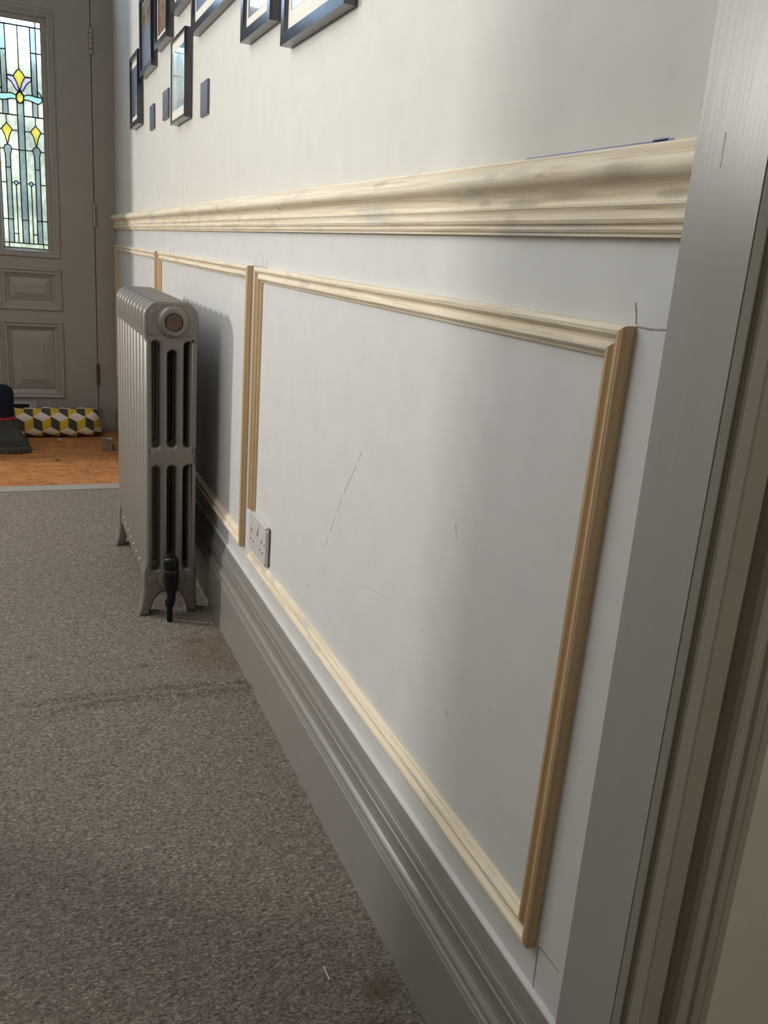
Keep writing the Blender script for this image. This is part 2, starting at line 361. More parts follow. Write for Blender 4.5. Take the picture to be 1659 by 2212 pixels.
# ------------------------------------------------------------------ dado rail
prof = [(0,1.0102),(-.0085,1.0102),(-.0085,1.0130),(-.0110,1.0135),(-.0125,1.0158),(-.0115,1.0182),(-.0115,1.0196),(-.0145,1.0205),(-.0162,1.0240),(-.0150,1.0285),(-.0160,1.0325),(-.0178,1.0345),(-.0178,1.0362),(-.0150,1.0372),
        (-.0142,1.0400),(-.0145,1.0440),(-.0160,1.0480),(-.0190,1.0515),(-.0235,1.0540),(-.0270,1.0565),(-.0290,1.0605),(-.0290,1.0650),(-.0270,1.0695),(-.0235,1.0730),(-.0185,1.0765),(-.0125,1.0795),(-.0075,1.0810),(-.0072,1.0830),(0,1.0830)]
bm = bmesh.new(); sweep(bm, [[(x, .4870, z) for x, z in prof], [(x, D-.003, z) for x, z in prof]])
dado = tag(obj('dado_rail', bm, M_pine_y, smooth=True), 'long bare pine dado rail with rounded nose, running the whole wall above the panel frames', 'dado rail')

# ------------------------------------------------------------------ panel mouldings
MP = [(0,0),(0,.0095),(.0015,.0125),(.0045,.0140),(.0080,.0135),(.0105,.0105),(.0125,.0078),(.0155,.0072),(.0175,.0085),(.0195,.0108),(.0225,.0112),(.0245,.0095),(.0255,.0070),(.0265,.0055),(.0290,.0045),(.0305,.0020),(.0305,0)]
def panel(label, y0, y1, z0, z1, socket=False):
    t = thing('panel_frame', label, 'wall panel frame', (0, (y0+y1)/2, z0))
    inv = Matrix.Translation((0, -(y0+y1)/2, -z0))
    def piece(rings, mat):
        bm = bmesh.new(); sweep(bm, rings); bm.transform(inv); return obj('moulding_strip', bm, mat, t)
    g_ = .0004
    piece([[(-h, y0+w+g_, z1-w) for w, h in MP], [(-h, y1-w-g_, z1-w) for w, h in MP]], M_pine_y)
    zb = .3995 if socket else None
    piece([[(-h, y0+w, z0+w) for w, h in MP], [(-h, y0+w, z1-w) for w, h in MP]], M_pine_z)
    if socket:
        piece([[(-h, y1-w, zb) for w, h in MP], [(-h, y1-w, z1-w) for w, h in MP]], M_pine_z)
        # full section up to the socket, then only its lower half runs on under the plate
        piece([[(-h, y0+w+g_, z0+w) for w, h in MP], [(-h, 1.6505, z0+w) for w, h in MP]], M_pine_y)
        low = [p for p in MP if p[0] <= .0156]+[(.0156, 0)]
        piece([[(-h, 1.6505, z0+w) for w, h in low], [(-h, y1-.010, z0+w) for w, h in low]], M_pine_y)
    else:
        piece([[(-h, y1-w, z0+w) for w, h in MP], [(-h, y1-w, z1-w) for w, h in MP]], M_pine_z)
        piece([[(-h, y0+w+g_, z0+w) for w, h in MP], [(-h, y1-w-g_, z0+w) for w, h in MP]], M_pine_y)
    return t
panel('largest nearest pine panel frame, its far lower corner cut around the white socket', .581, 1.812, .2765, .938, True)
panel('middle pine panel frame on the wall directly behind the radiator', 1.871, 3.172, .281, .939)
panel('furthest pine panel frame, in the corner beside the front door', 3.228, 4.578, .281, .938)

# ------------------------------------------------------------------ double socket
sock = thing('double_socket', 'white double wall socket with two switches above the skirting', 'socket', (0,1.726,.313))
SY, SZ = 1.726, .313
def loc(bm, dx=0, dy=-SY, dz=-SZ): bm.transform(Matrix.Translation((dx,dy,dz))); return bm
bm = bmesh.new(); box(bm, -.0098, -.0006, 1.653, 1.799, .3065, .399)
es = [e for e in bm.edges if abs(e.verts[0].co.x-e.verts[1].co.x) > .005]
bmesh.ops.bevel(bm, geom=es, offset=.006, segments=4, affect='EDGES')
es = [e for e in bm.edges if all(v.co.x < -.0097 for v in e.verts)]
bmesh.ops.bevel(bm, geom=es, offset=.0028, segments=3, affect='EDGES')
obj('face_plate', loc(bm), M_plastic, sock, smooth=True)
bm = bmesh.new(); box(bm, -.003, -.0003, 1.6515, 1.656, .311, .396); obj('plate_gap_shade', loc(bm), M_rust, sock)  # dark strip stands in for the shaded gap beside the plate
for yc in (1.7405, 1.7245):
    bm = bmesh.new(); sweep(bm, [[(-.0095,yc-.0065,.362),(-.0145,yc-.0065,.362),(-.0105,yc-.0065,.388),(-.0095,yc-.0065,.388)], [(-.0095,yc+.0065,.362),(-.0145,yc+.0065,.362),(-.0105,yc+.0065,.388),(-.0095,yc+.0065,.388)]])
    obj('rocker_switch', loc(bm), M_plastic, sock)
def painted_hole(y0, y1, z0, z1): obj('dark_inset', loc(BOX(-.0101, -.0092, y0, y1, z0, z1)), M_hole_shade, sock)  # flush dark box in place of a real recess, shade is painted
for yc in (1.689, 1.771):
    painted_hole(yc-.002, yc+.002, .352, .361)
    for dy in (-.011, .011): painted_hole(yc+dy-.003, yc+dy+.003, .3325, .3365)
for yc in (1.666, 1.787): painted_hole(yc-.002, yc+.002, .3545, .3585)

# ------------------------------------------------------------------ cast iron radiator
RX0, RX1 = -.200, -.065; RY = 2.163; PITCH = .0635; NS = 10
rad = thing('column_radiator', 'tall taupe cast iron column radiator with ten sections standing against the wall', 'radiator', (-.13, 2.45, 0))
RM = Matrix.Translation((.13, -2.45, 0))
slots = []
for xc in (-.1715, -.1305, -.0895):
    top = .716 if abs(xc+.1305) < .01 else .738
    slots += [slot(xc, .0225, .466, top), slot(xc, .0225, .150 if abs(xc+.1305) < .01 else .128, .418)]
def outline(legs):
    top = []; r = .036
    for cx_, a0 in ((RX1-r, 0), (RX0+r, 90)):
        for i in range(8): a = math.radians(a0+90*i/7); top.append((cx_+r*math.cos(a), .835-r+r*math.sin(a)))
    left = [(RX0, .76), (RX0+.005, .73), (RX0+.005, .45), (RX0+.005, .16)]
    right = [(RX1-.005, .16), (RX1-.005, .45), (RX1-.005, .73), (RX1, .76)]
    if legs:
        bot = [(RX0-.004,.13),(RX0-.005,.10),(RX0-.004,.07),(RX0-.010,.03),(RX0-.016,.008),(RX0-.016,.0),(RX0+.012,.0),(RX0+.016,.020),(RX0+.026,.045),(RX0+.042,.062),(RX0+.0675,.068),
               (RX1-.046,.062),(RX1-.034,.045),(RX1-.026,.020),(RX1-.024,.0),(RX1+.006,.0),(RX1+.005,.012),(RX1+.001,.05),(RX1+.001,.12)]
    else: bot = [(RX0,.10),(RX0+.003,.088),(RX0+.012,.080),(RX1-.012,.080),(RX1-.003,.088),(RX1,.10)]
    return top+left+bot+right
def headpiece():
    r = .036; p = []
    for cx_, a0 in ((RX1-r, 0), (RX0+r, 90)):
        for i in range(8): a = math.radians(a0+90*i/7); p.append((cx_+r*math.cos(a), .835-r+r*math.sin(a)))
    p += [(RX0, .745), (RX0+.003, .742), (RX1-.003, .742), (RX1, .745)]
    return p
def section(legs):
    bm = curve_plate([outline(legs)]+slots, .0495, .0088, -.0035 if legs else 0, 5)
    merge(bm, curve_plate([headpiece()], .0605, .0215, 0, 7))
    merge(bm, curve_plate([rrect(RX0, RX1, .084, .124, .010)], .0595, .014, 0, 4))
    merge(bm, curve_plate([rrect(RX0+.002, RX1-.002,   .424, .458, .012)], .0475, .010, 0, 3))
    for xc in (RX0+.0115, RX1-.0115):
        el = [(xc+.0115*math.cos(2*math.pi*i/20), .0285*math.sin(2*math.pi*i/20)) for i in range(20)]
        sweep(bm, [[(x, y, .10) for x, y in el], [(x, y, .7435) for x, y in el], [(xc+(x-xc)*.8, y*.7, .752) for x, y in el]])
    bm.transform(Matrix.Translation((.13, 0, 0))); return bm
sec_mid = sec_end = None
for i in range(NS):
    y = RY+PITCH*i-2.45
    if i in (0, NS-1):
        if sec_end is None: o = obj('section', section(True), M_rad, rad, smooth=True); sec_end = o
        else: o = sec_end.copy(); C.objects.link(o); o.parent = rad
    else:
        if sec_mid is None: o = obj('section', section(False), M_rad, rad, smooth=True); sec_mid = o
        else: o = sec_mid.copy(); C.objects.link(o); o.parent = rad
    o.location = (0, y, 0)
bm = bmesh.new(); lathe(bm, [(.040,.000),(.038,.006),(.034,.011),(.030,.013),(.0235,.013),(.0215,.011),(.0205,.007),(.0,.007)][:-1], -.129, .786, 40, 'y', 2.134)
bm.transform(RM); obj('hub_boss', bm, M_rad, rad, smooth=True)
bm = bmesh.new(); lathe(bm, [(.038,0),(.036,.005),(.030,.008),(.024,.008)], -.129, .104, 36, 'y', 2.134); bm.transform(RM); obj('hub_boss', bm, M_rad, rad, smooth=True)
bm = bmesh.new(); cyl(bm, (-.129,2.132,.786), (-.129,2.1195,.786), .0212, n=6); bm.transform(RM)
plug = obj('hex_plug', bm, M_rust, rad)
bm = bmesh.new(); cyl(bm, (-.127,2.121,.795), (-.127,2.1175,.795), .0055, .0045, n=14); cyl(bm, (-.127,2.118,.795), (-.127,2.116,.795), .0028, n=8); bm.transform(RM); obj('vent_screw', bm, M_rust, plug)
# valve
bm = bmesh.new(); vx, vy = -.139, 2.088
lathe(bm, [(.006,.058),(.0105,.058),(.0110,.063),(.0115,.078),(.0150,.088),(.0180,.098),(.0195,.118),(.0200,.135),(.0200,.146),(.0185,.148)], vx, vy, 32); bm.transform(RM)
valve = obj('valve', bm, M_black, rad, smooth=True)
bm = bmesh.new(); lathe(bm, [(.0180,.1480),(.0185,.1500),(.0185,.174),(.0170,.180),(.0120,.1845),(.004,.1860)], vx, vy, 32)
for i in range(20):
    a = 2*math.pi*i/20; cyl(bm, (vx+.0183*math.cos(a), vy+.0183*math.sin(a), .152), (vx+.0183*math.cos(a), vy+.0183*math.sin(a), .173), .0009, n=6)
bm.transform(RM); obj('valve_cap', bm, M_black, valve, smooth=True)
bm = bmesh.new(); lathe(bm, [(.0075,.0),(.0080,.045),(.0120,.046),(.0128,.052),(.0120,.060),(.0105,.060)], vx-.004, vy, 24); bm.transform(RM); obj('tail_pipe', bm, M_black, valve, smooth=True)
bm = bmesh.new(); lathe(bm, [(.0190,.1468),(.0193,.1476),(.0190,.1486)], vx, vy, 32); bm.transform(RM); obj('copper_ring', bm, M_copper, valve, smooth=True)
bm = bmesh.new(); cyl(bm, (-.131,2.130,.104), (-.131,2.121,.104), .024, n=6); cyl(bm, (-.131,2.121,.100), (-.137,2.095,.094), .013, n=16)
cyl(bm, (-.133,2.116,.098), (-.135,2.106,.096), .0165, n=8)
bm.transform(RM); obj('union_nut', bm, M_copper, valve)

# ------------------------------------------------------------------ picture frames
def photo(name, bg_top, bg_bot, blobs):
    m = newmat(name, bg_top, .10, spec=.8)
    t = N(m, 'ShaderNodeTexCoord'); sep = N(m, 'ShaderNodeSeparateXYZ'); L(m, t.outputs['Generated'], sep.inputs[0])
    c = ramp(m, sep.outputs['Z'], [(0, bg_bot), (1, bg_top)])
    f = noise(m, t.outputs['Generated'], 4, 3); c = mixc(m, .35, c, ramp(m, f, [(.35,(.6,.6,.6)), (.65,(1.2,1.2,1.2))]), 'MULTIPLY')
    for (y, z), (ry, rz), col in blobs: c = mixc(m, spotmask(m, t.outputs['Generated'], (.5, y, z), (50, ry, rz), .75), c, col)
    L(m, c, bsdf(m).inputs['Base Color']); b = bsdf(m); b.inputs['Coat Weight'].default_value = 1; b.inputs['Coat Roughness'].default_value = .04
    return m
SK = (.55,.36,.28); HR = (.10,.06,.04)
P_sea = photo('print_seaside', (.30,.48,.70), (.14,.28,.45), [((.35,.32),(.2,.05),(.7,.75,.8)), ((.3,.1),(.35,.12),(.62,.68,.74))])
P_couple = photo('print_couple', (.55,.50,.40), (.38,.50,.75), [((.72,.40),(.26,.28),(.40,.50,.74)), ((.30,.36),(.30,.32),(.46,.58,.82)), ((.75,.72),(.11,.13),HR), ((.73,.66),(.09,.10),SK), ((.34,.74),(.13,.16),(.24,.11,.07)), ((.32,.66),(.09,.11),SK)])
P_child = photo('print_child', (.20,.16,.16), (.50,.30,.24), [((.5,.42),(.42,.30),SK), ((.5,.80),(.5,.25),(.22,.20,.30)), ((.45,.30),(.10,.05),(.30,.12,.10)), ((.5,.75),(.08,.3),(.6,.5,.5))])
P_baby = photo('print_baby', (.36,.52,.75), (.34,.40,.44), [((.42,.55),(.22,.16),(.60,.56,.55)), ((.52,.20),(.24,.12),(.56,.60,.64)), ((.50,.33),(.12,.05),(.70,.68,.66)), ((.30,.10),(.35,.07),(.42,.36,.34))])
P_sky = photo('print_blue', (.20,.36,.72), (.34,.48,.74), [((.2,.3),(.5,.3),(.42,.54,.78))])
P_pale = photo('print_landscape', (.25,.42,.72), (.45,.42,.48), [((.4,.25),(.45,.15),(.50,.40,.42))])
def frame(label, y0, y1, z0, z1, pm, d=.0225, fw=.019, mz=.03, my=.02, rc=.008):
    """y0 nearer the camera, y1 further; rc depth of the glass behind the front face"""
    yc = (y0+y1)/2; t = thing('picture_frame', label, 'picture frame', (0, yc, z0), 'framed photographs on the hall wall')
    iv = Matrix.Translation((0, -yc, -z0))
    bm = bmesh.new(); a, b = 0, fw
    o = [(y0, z0), (y1, z0), (y1, z1), (y0, z1)]; i_ = [(y0+b, z0+b), (y1-b, z0+b), (y1-b, z1-b), (y0+b, z1-b)]
    V = [[bm.verts.new((x, p, q)) for p, q in lp] for x, lp in ((-.0005, o), (-d, o), (-d, i_), (-.0005, i_))]
    for k in range(4):
        A, B = V[k], V[(k+1) % 4]
        for j in range(4): bm.faces.new((A[j], A[(j+1) % 4], B[(j+1) % 4], B[j]))
    bm.transform(iv); obj('frame_moulding', bm, M_frame, t)
    xg = -d+rc; bm = BOX(xg, xg+.002, y0+fw-.001, y1-fw+.001, z0+fw-.001, z1-fw+.001); bm.transform(iv); obj('mount', bm, M_mount, t)
    bm = BOX(xg-.0006, xg+.0002, y0+fw+my, y1-fw-my, z0+fw+mz, z1-fw-mz); bm.transform(iv); obj('photo_print', bm, pm, t)
frame('small black frame hanging lowest at the far left, nearest the front door', 3.585, 3.825, 1.398, 1.655, P_sea, mz=.022, my=.008)
frame('tall black frame with a couple in blue shirts, overlapping view of the furthest frame', 3.235, 3.53, 1.545, 1.80, P_couple, mz=.004, my=.004)
frame('black frame with a child portrait in brown tones, cut by the top edge', 2.915, 3.165, 1.575, 1.87, P_child, mz=.018, my=.015)
frame('black frame cut by the top edge just above the baby picture', 2.527, 2.833, 1.615, 1.88, P_sky, mz=.03)
frame('black frame with a wide cream mount around a blue print, left of the centre pair', 2.02, 2.515, 1.505, 1.86, P_sky, mz=.030, my=.016)
frame('lowest large black frame with a pale blue baby photograph, alone below the others', 2.602, 2.835, 1.316, 1.545, P_baby, fw=.009, mz=.026, my=.012, rc=.0035)
frame('black frame showing a small blue landscape, left of the nearest frame', 1.722, 1.952, 1.389, 1.66, P_pale, mz=.022, my=.016)
frame('nearest and largest black frame with a broad cream mount at the top edge', 1.31, 1.643, 1.330, 1.68, P_sky, mz=.033, my=.018)
def pad(label, y0, y1, z0, z1):
    tag(obj('wall_pad', BOX(-.006, -.0003, y0, y1, z0, z1, bev=.0008), M_pad), label, 'wall pad')
pad('small slate grey rectangle on the wall, furthest of the three bare pads', 3.289, 3.389, 1.354, 1.435)
pad('slate grey rectangle half hidden behind the baby picture frame', 2.985, 3.094, 1.357, 1.444)
pad('slate grey rectangle on bare wall right of the baby picture frame', 2.366, 2.458, 1.300, 1.383)

# ------------------------------------------------------------------ front door
DX = (-1.109, -.105)
cols = [(-.549, -.273), (-.941, -.665)]
rows = [(.160, .535, .0), (.602, .792, .0), (.856, 1.935, .0)]   # openings in the leaf
bm = bmesh.new(); xs = sorted({DX[0], DX[1]} | {v for c in cols for v in c}); zs = sorted({0, 2.05} | {v for r in rows for v in r[:2]})
for i in range(len(xs)-1):
    for j in range(len(zs)-1):
        if any(abs(xs[i]-c[0]) < 1e-6 for c in cols) and any(abs(zs[j]-r[0]) < 1e-6 for r in rows): continue
        box(bm, xs[i], xs[i+1], D, D+.045, zs[j], zs[j+1])
bmesh.ops.remove_doubles(bm, verts=bm.verts, dist=1e-5)
bmesh.ops.delete(bm, geom=[f for f in bm.faces if False], context='FACES')
door = obj('door_1', bm, M_door, **ST)
DM = [(-.008,0),(-.007,-.006),(-.003,-.010),(.003,-.010),(.007,-.005),(.012,-.003),(.017,-.005),(.021,-.003),(.024,.004),(.030,.008),(.036,.012),(.036,.018),(-.008,.018)]
def doorframe(name, x0, x1, z0, z1, prof, parent):
    bm = bmesh.new(); loops = [[(x0+w, D+h, z0+w), (x1-w, D+h, z0+w), (x1-w, D+h, z1-w), (x0+w, D+h, z1-w)] for w, h in prof]
    V = [[bm.verts.new(c) for c in l] for l in loops]; n = len(V)
    for k in range(n):
        A, B = V[k], V[(k+1) % n]
        for j in range(4): bm.faces.new((A[j], A[(j+1) % 4], B[(j+1) % 4], B[j]))
    return obj(name, bm, M_door, parent)
for x0, x1 in cols:
    for z0, z1, _ in rows[:2]:
        doorframe('panel_moulding', x0, x1, z0, z1, DM, door)
        bm = bmesh.new(); i0 = .034; f = .052 if z1-z0 > .3 else .046
        base = [(x0+i0, z0+i0), (x1-i0, z0+i0), (x1-i0, z1-i0), (x0+i0, z1-i0)]
        m1 = i0+.008; m2 = i0+f
        lo = []
        for q, y in ((i0, D+.020), (m1, D+.016), (m2 if z1-z0 > .3 else i0+.036, D+.004), ((m2 if z1-z0 > .3 else i0+.036)+.002, D+.001)):
            lo.append([bm.verts.new(c) for c in ((x0+q, y, z0+q), (x1-q, y, z0+q), (x1-q, y, z1-q), (x0+q, y, z1-q))])
        for A, B in zip(lo, lo[1:]):
            for j in range(4): bm.faces.new((A[j], A[(j+1) % 4], B[(j+1) % 4], B[j]))
        bm.faces.new(lo[-1]); obj('raised_panel', bm, M_door, door)
    doorframe('glazing_bead', x0, x1, rows[2][0], rows[2][1], DM[:9]+[(.0275,.012),(.029,.020),(.033,.022),(.034,.030),(-.008,.030)], door)

# leaded lights: panes in (s, z), s in [-1, 1] over 0.2 m
def arc(pts): return pts
def ell(cs, cz, rs, rz, n=16): return [(cs+rs*math.cos(2*math.pi*i/n), cz+rz*math.sin(2*math.pi*i/n)) for i in range(n)]
A_, Bq = .14, .53; c7 = .77
cen = [ # symmetric pieces, right half outline is given and mirrored
 ('y', [(0,1.683),(.09,1.674),(.17,1.664),(.25,1.650),(.17,1.636),(.10,1.622),(.05,1.605),(0,1.588)]),
]
half = [
 ('c', [(0,1.863),(.53,1.863),(.53,1.652),(.25,1.650),(.17,1.664),(.09,1.674),(0,1.683)]),
 ('g', [(.53,1.863),(.77,1.863),(.77,1.757),(.53,1.757)]), ('g', [(.53,1.757),(.77,1.757),(.77,1.5725),(.65,1.5735),(.53,1.576)]),
 ('c', [(.77,1.863),(1,1.863),(1,1.757),(.77,1.757)]), ('c', [(.77,1.757),(1,1.757),(1,1.560),(.97,1.563),(.95,1.573),(.89,1.586),(.77,1.598)]),
 ('c', [(.77,1.598),(.89,1.586),(.95,1.573),(.86,1.572),(.77,1.5725)]),
 ('l', [(.02,1.587),(.05,1.605),(.10,1.622),(.17,1.636),(.25,1.650),(.38,1.6525),(.50,1.652),(.525,1.645),(.50,1.636),(.40,1.630),(.32,1.622),(.25,1.610),(.17,1.596),(.09,1.589)]),
 ('c', [(.53,1.652),(.525,1.645),(.50,1.636),(.40,1.630),(.32,1.622),(.25,1.610),(.17,1.596),(.09,1.589),(.02,1.587),(.08,1.580),(.15,1.570),(.25,1.5735),(.37,1.5775),(.53,1.576)]),
 ('m', [(.15,1.570),(.25,1.5735),(.37,1.5775),(.53,1.576),(.65,1.5735),(.77,1.5725),(.86,1.572),(.95,1.573),(.97,1.563),(.93,1.552),(.84,1.545),(.75,1.5435),(.62,1.5465),(.48,1.551),(.33,1.5545),(.16,1.553)]),
 ('c', [(.14,1.552),(.16,1.553),(.33,1.5545),(.48,1.551),(.53,1.550),(.53,1.484),(.14,1.484)]), ('g', [(.53,1.550),(.62,1.5465),(.75,1.5435),(.76,1.5435),(.76,1.484),(.53,1.484)]),
 ('c', [(.76,1.5435),(.84,1.545),(.93,1.552),(.97,1.563),(1,1.560),(1,1.484),(.76,1.484)]),
 ('c', [(.14,1.484),(.63,1.484),(.63,1.449),(.55,1.438),(.46,1.428),(.40,1.418),(.14,1.417)]), ('c', [(.63,1.484),(1,1.484),(1,1.417),(.86,1.418),(.80,1.428),(.71,1.438),(.63,1.449)]),
 ('y', [(.63,1.449),(.71,1.438),(.80,1.428),(.86,1.418),(.78,1.405),(.72,1.390),(.68,1.372),(.63,1.353),(.58,1.372),(.54,1.390),(.48,1.405),(.40,1.418),(.46,1.428),(.55,1.438)]),
 ('c', [(.14,1.417),(.40,1.418),(.48,1.405),(.54,1.390),(.58,1.372),(.63,1.353),(.55,1.351),(.49,1.345),(.46,1.335),(.14,1.334)]),
 ('c', [(1,1.417),(.86,1.418),(.78,1.405),(.72,1.390),(.68,1.372),(.63,1.353),(.71,1.351),(.77,1.345),(.80,1.335),(1,1.333)]),
 ('g', [(.63,1.353),(.71,1.351),(.77,1.345),(.80,1.335),(.78,1.322),(.75,1.310),(.75,1.253),(.53,1.253),(.53,1.310),(.49,1.322),(.46,1.335),(.49,1.345),(.55,1.351)]),
 ('g', [(.53,1.253),(.75,1.253),(.75,1.019),(.53,1.019)]), ('g', [(.53,1.019),(.76,1.019),(.76,.911),(.53,.911)]),
 ('c', [(.14,1.334),(.46,1.335),(.49,1.322),(.53,1.310),(.53,1.186),(.42,1.186),(.395,1.1922),(.335,1.1948),(.275,1.1922),(.25,1.186),(.14,1.186)]),
 ('b', ell(.335,1.186,.085,.0088)),
 ('c', [(.14,1.186),(.25,1.186),(.275,1.1798),(.335,1.1772),(.335,.911),(.14,.911)]), ('c', [(.335,1.1772),(.395,1.1798),(.42,1.186),(.53,1.186),(.53,.954),(.335,.954)]),
 ('c', [(.335,.954),(.53,.954),(.53,.911),(.335,.911)]),
 ('c', [(.80,1.335),(1,1.333),(1,1.185),(.75,1.185),(.75,1.310),(.78,1.322)]), ('c', [(.75,1.185),(1,1.185),(1,1.019),(.75,1.019)]), ('c', [(.76,1.019),(1,1.019),(1,.911),(.76,.911)]),
 ('c', [(.77,1.889),(1,1.889),(1,1.863),(.77,1.863)]), ('c', [(.77,.911),(1,.911),(1,.889),(.77,.889)]),
]
centre = [('y', ell(0,1.5615,.17,.0245,20)),
 ('g', [(-.14,1.551),(-.10,1.542),(0,1.537),(.10,1.542),(.14,1.551),(.14,1.334),(-.14,1.334)]), ('g', [(-.14,1.334),(.14,1.334),(.14,1.018),(-.14,1.018)]), ('g', [(-.14,1.018),(.14,1.018),(.14,.911),(-.14,.911)]),
 ('c', [(-.77,1.889),(.77,1.889),(.77,1.863),(-.77,1.863)]), ('c', [(-.77,.911),(.77,.911),(.77,.889),(-.77,.889)])]
GM = dict(c=G_clear, g=G_grey, y=G_yellow, l=G_lilac, m=G_green, b=G_blue)
pieces = [(k, r+[(-s, z) for s, z in r[::-1][1:-1]]) for k, r in cen] + centre + half + [(k, [(-s, z) for s, z in p]) for k, p in half]
def leaded(xc, full=True):
    hw = .1; yg = D+.024
    edges = {}
    bm = bmesh.new()
    def strip(a, b, w=.0018):
        a = Vector((xc+a[0]*hw, a[1])); b = Vector((xc+b[0]*hw, b[1])); d = b-a
        if d.length < 1e-6: return
        d.normalize(); n_ = Vector((-d.y, d.x))*w; e = d*w*.6; a2 = a-e; b2 = b+e
        q = [a2+n_, b2+n_, b2-n_, a2-n_]; sweep(bm, [[(p.x, yg-.0025, p.y) for p in q], [(p.x, yg+.0045, p.y) for p in q]])
    for k, p in pieces:
        for a, b in zip(p, p[1:]+p[:1]):
            key = tuple(sorted(((round(a[0],3), round(a[1],4)), (round(b[0],3), round(b[1],4)))))
            if key in edges: continue
            edges[key] = 1; strip(a, b, .0016 if k in 'b' else .0023)
    came = obj('leaded_light', bm, M_lead, door)
    if full:
        for k, p in pieces:
            c_ = Vector((sum(s for s, z in p)/len(p), sum(z for s, z in p)/len(p)))
            b2 = bmesh.new(); lp = [(xc+s*hw, z) for s, z in p]
            vs = [b2.verts.new((x, yg, z)) for x, z in lp]; fc = b2.faces.new(vs)
            r = bmesh.ops.extrude_face_region(b2, geom=[fc]); bmesh.ops.translate(b2, verts=[v for v in r['geom'] if isinstance(v, bmesh.types.BMVert)], vec=(0,.0020,0))
            b2.faces.ensure_lookup_table()
            obj('glass_pane', b2, GM[k], came)
    else: obj('glass_pane', BOX(xc-hw, xc+hw, yg, yg+.002, .889, 1.889), G_clear, came)
leaded(-.42); leaded(-.80, False)
obj('gap_light_block', BOX(-.125, -.09, D+.0455, D+.06, -.0009, 2.1), M_door, door)  # unseen strip added behind the hinge gap to stop light leaking in
# inner stiles that close the gap between bead and leaded light
for xc in (-.42, -.80):
    bm = bmesh.new()
    for a, b, c, d in ((xc-.128, xc-.1, .860, 1.93), (xc+.1, xc+.135, .860, 1.93), (xc-.1, xc+.1, .860, .889), (xc-.1, xc+.1, 1.889, 1.93)): box(bm, a, b, D+.019, D+.032, c, d)
    obj('glazing_rebate', bm, M_door, door)
# hinges
for zc, h, m_ in ((1.843,.112,M_brass), (1.069,.110,M_brass), (.280,.114,M_rust)):
    bm = bmesh.new(); box(bm, -.1045, -.094, D-.003, D+.001, zc-h/2, zc+h/2); hg = obj('hinge', bm, M_door if m_ is M_brass else M_rust, door)
    for k in range(5):
        bm = bmesh.new(); z0 = zc-h/2+k*h/5; cyl(bm, (-.103, D-.007, z0+.0012), (-.103, D-.007, z0+h/5-.0012), .0078, n=14); obj('knuckle', bm, m_, hg, smooth=True)
# letter plate low on the door
bm = bmesh.new(); px0, px1, pz0, pz1, ox0, ox1, oz0, oz1 = -.645, -.408, .060, .133, -.612, -.442, .078, .1215
for a in ((px0,ox0,pz0,pz1),(ox1,px1,pz0,pz1),(ox0,ox1,pz0,oz0),(ox0,ox1,oz1,pz1)): box(bm, a[0], a[1], D-.004, D-.0002, a[2], a[3])
lp_ = obj('letter_plate', bm, M_steel, door)
obj('painted_plate_opening', BOX(ox0, ox1, D-.0015, D-.0004, oz0, oz1), M_hole_shade, lp_)  # solid dark sheet, painted as the shade of an open slot
bm = bmesh.new(); cyl(bm, (-.425, D-.0038, .0965), (-.425, D-.0062, .0965), .0055, .0045, n=16); obj('screw', bm, M_steel, lp_, smooth=True)
# frame to the right of the hinges, header
fr = obj('door_frame_front', BOX(-.1015, 0, D-.0005, D+.12, -.02, 2.56), M_door, **ST); fr.name = 'trim_2'
obj('plinth_block', BOX(-.0985, -.0005, D-.006, D-.0006, -.019, .218, bev=.002), M_door, fr)
bm = bmesh.new(); cyl(bm, (-.099, D-.02, .06), (-.099, D-.02, .10), .0035, n=12); bmesh.ops.create_uvsphere(bm, u_segments=12, v_segments=8, radius=.0065, matrix=Matrix.Translation((-.099, D-.02, .104)))
cyl(bm, (-.099, D-.02, .07), (-.099, D-.0008, .07), .003, n=10); obj('bolt_pin', bm, M_brass, fr, smooth=True)
obj('trim_3', BOX(-1.25, -1.112, D, D+.12, -.02, 2.56), M_door, **ST)
obj('trim_4', BOX(-1.112, -.1015, D, D+.12, 2.053, 2.12), M_door, **ST)
obj('window_1', BOX(-1.112, -.1015, D+.05, D+.054, 2.12, 2.56), G_plain, **ST)
bm = bmesh.new(); box(bm, -1.37, .12, D, D+.15, 2.56, 2.7); box(bm, -1.3, -1.25, D-.0, D+.15, -.05, 2.3); obj('wall_front', bm, M_white, **ST)
obj('trim_5', BOX(-1.25, 0, D+.045, D+.13, -.06, -.001), M_strip, **ST)

# ------------------------------------------------------------------ outside the door
M_grass = newmat('lawn', (.22,.26,.10), 1); M_path = newmat('pale_paving', (.45,.45,.42), .9)
hm = newmat('hedge_leaves', (.3,.3,.1), .9); L(hm, ramp(hm, noise(hm, coords(hm), 3, 5), [(.35,(.18,.16,.08)), (.65,(.74,.62,.36))]), bsdf(hm).inputs['Base Color'])
tag(obj('front_garden', BOX(-6, 5, D+.2, 14, -.25, -.15), M_path), 'pale paved front garden seen through the door glass', 'ground')['kind'] = 'structure'
bm = bmesh.new(); bmesh.ops.create_grid(bm, x_segments=90, y_segments=34, size=.5)
from mathutils import noise as mn
for v in bm.verts:
    x, z = v.co.x*10-.4, (v.co.y+.5)*2.75-.2
    v.co = Vector((x, 10.2+.35*mn.noise(Vector((x*1.6, z*1.6, 0)))+.14*mn.noise(Vector((x*7, z*7, 3)))+.05*random.random(), z+(.35*mn.noise(Vector((x*.9, 0, 7))) if z > 2.3 else 0)))
hedge = obj('garden_hedge', bm, hm); tag(hedge, 'blurred yellow-green hedge behind the stained glass', 'hedge')['kind'] = 'stuff'
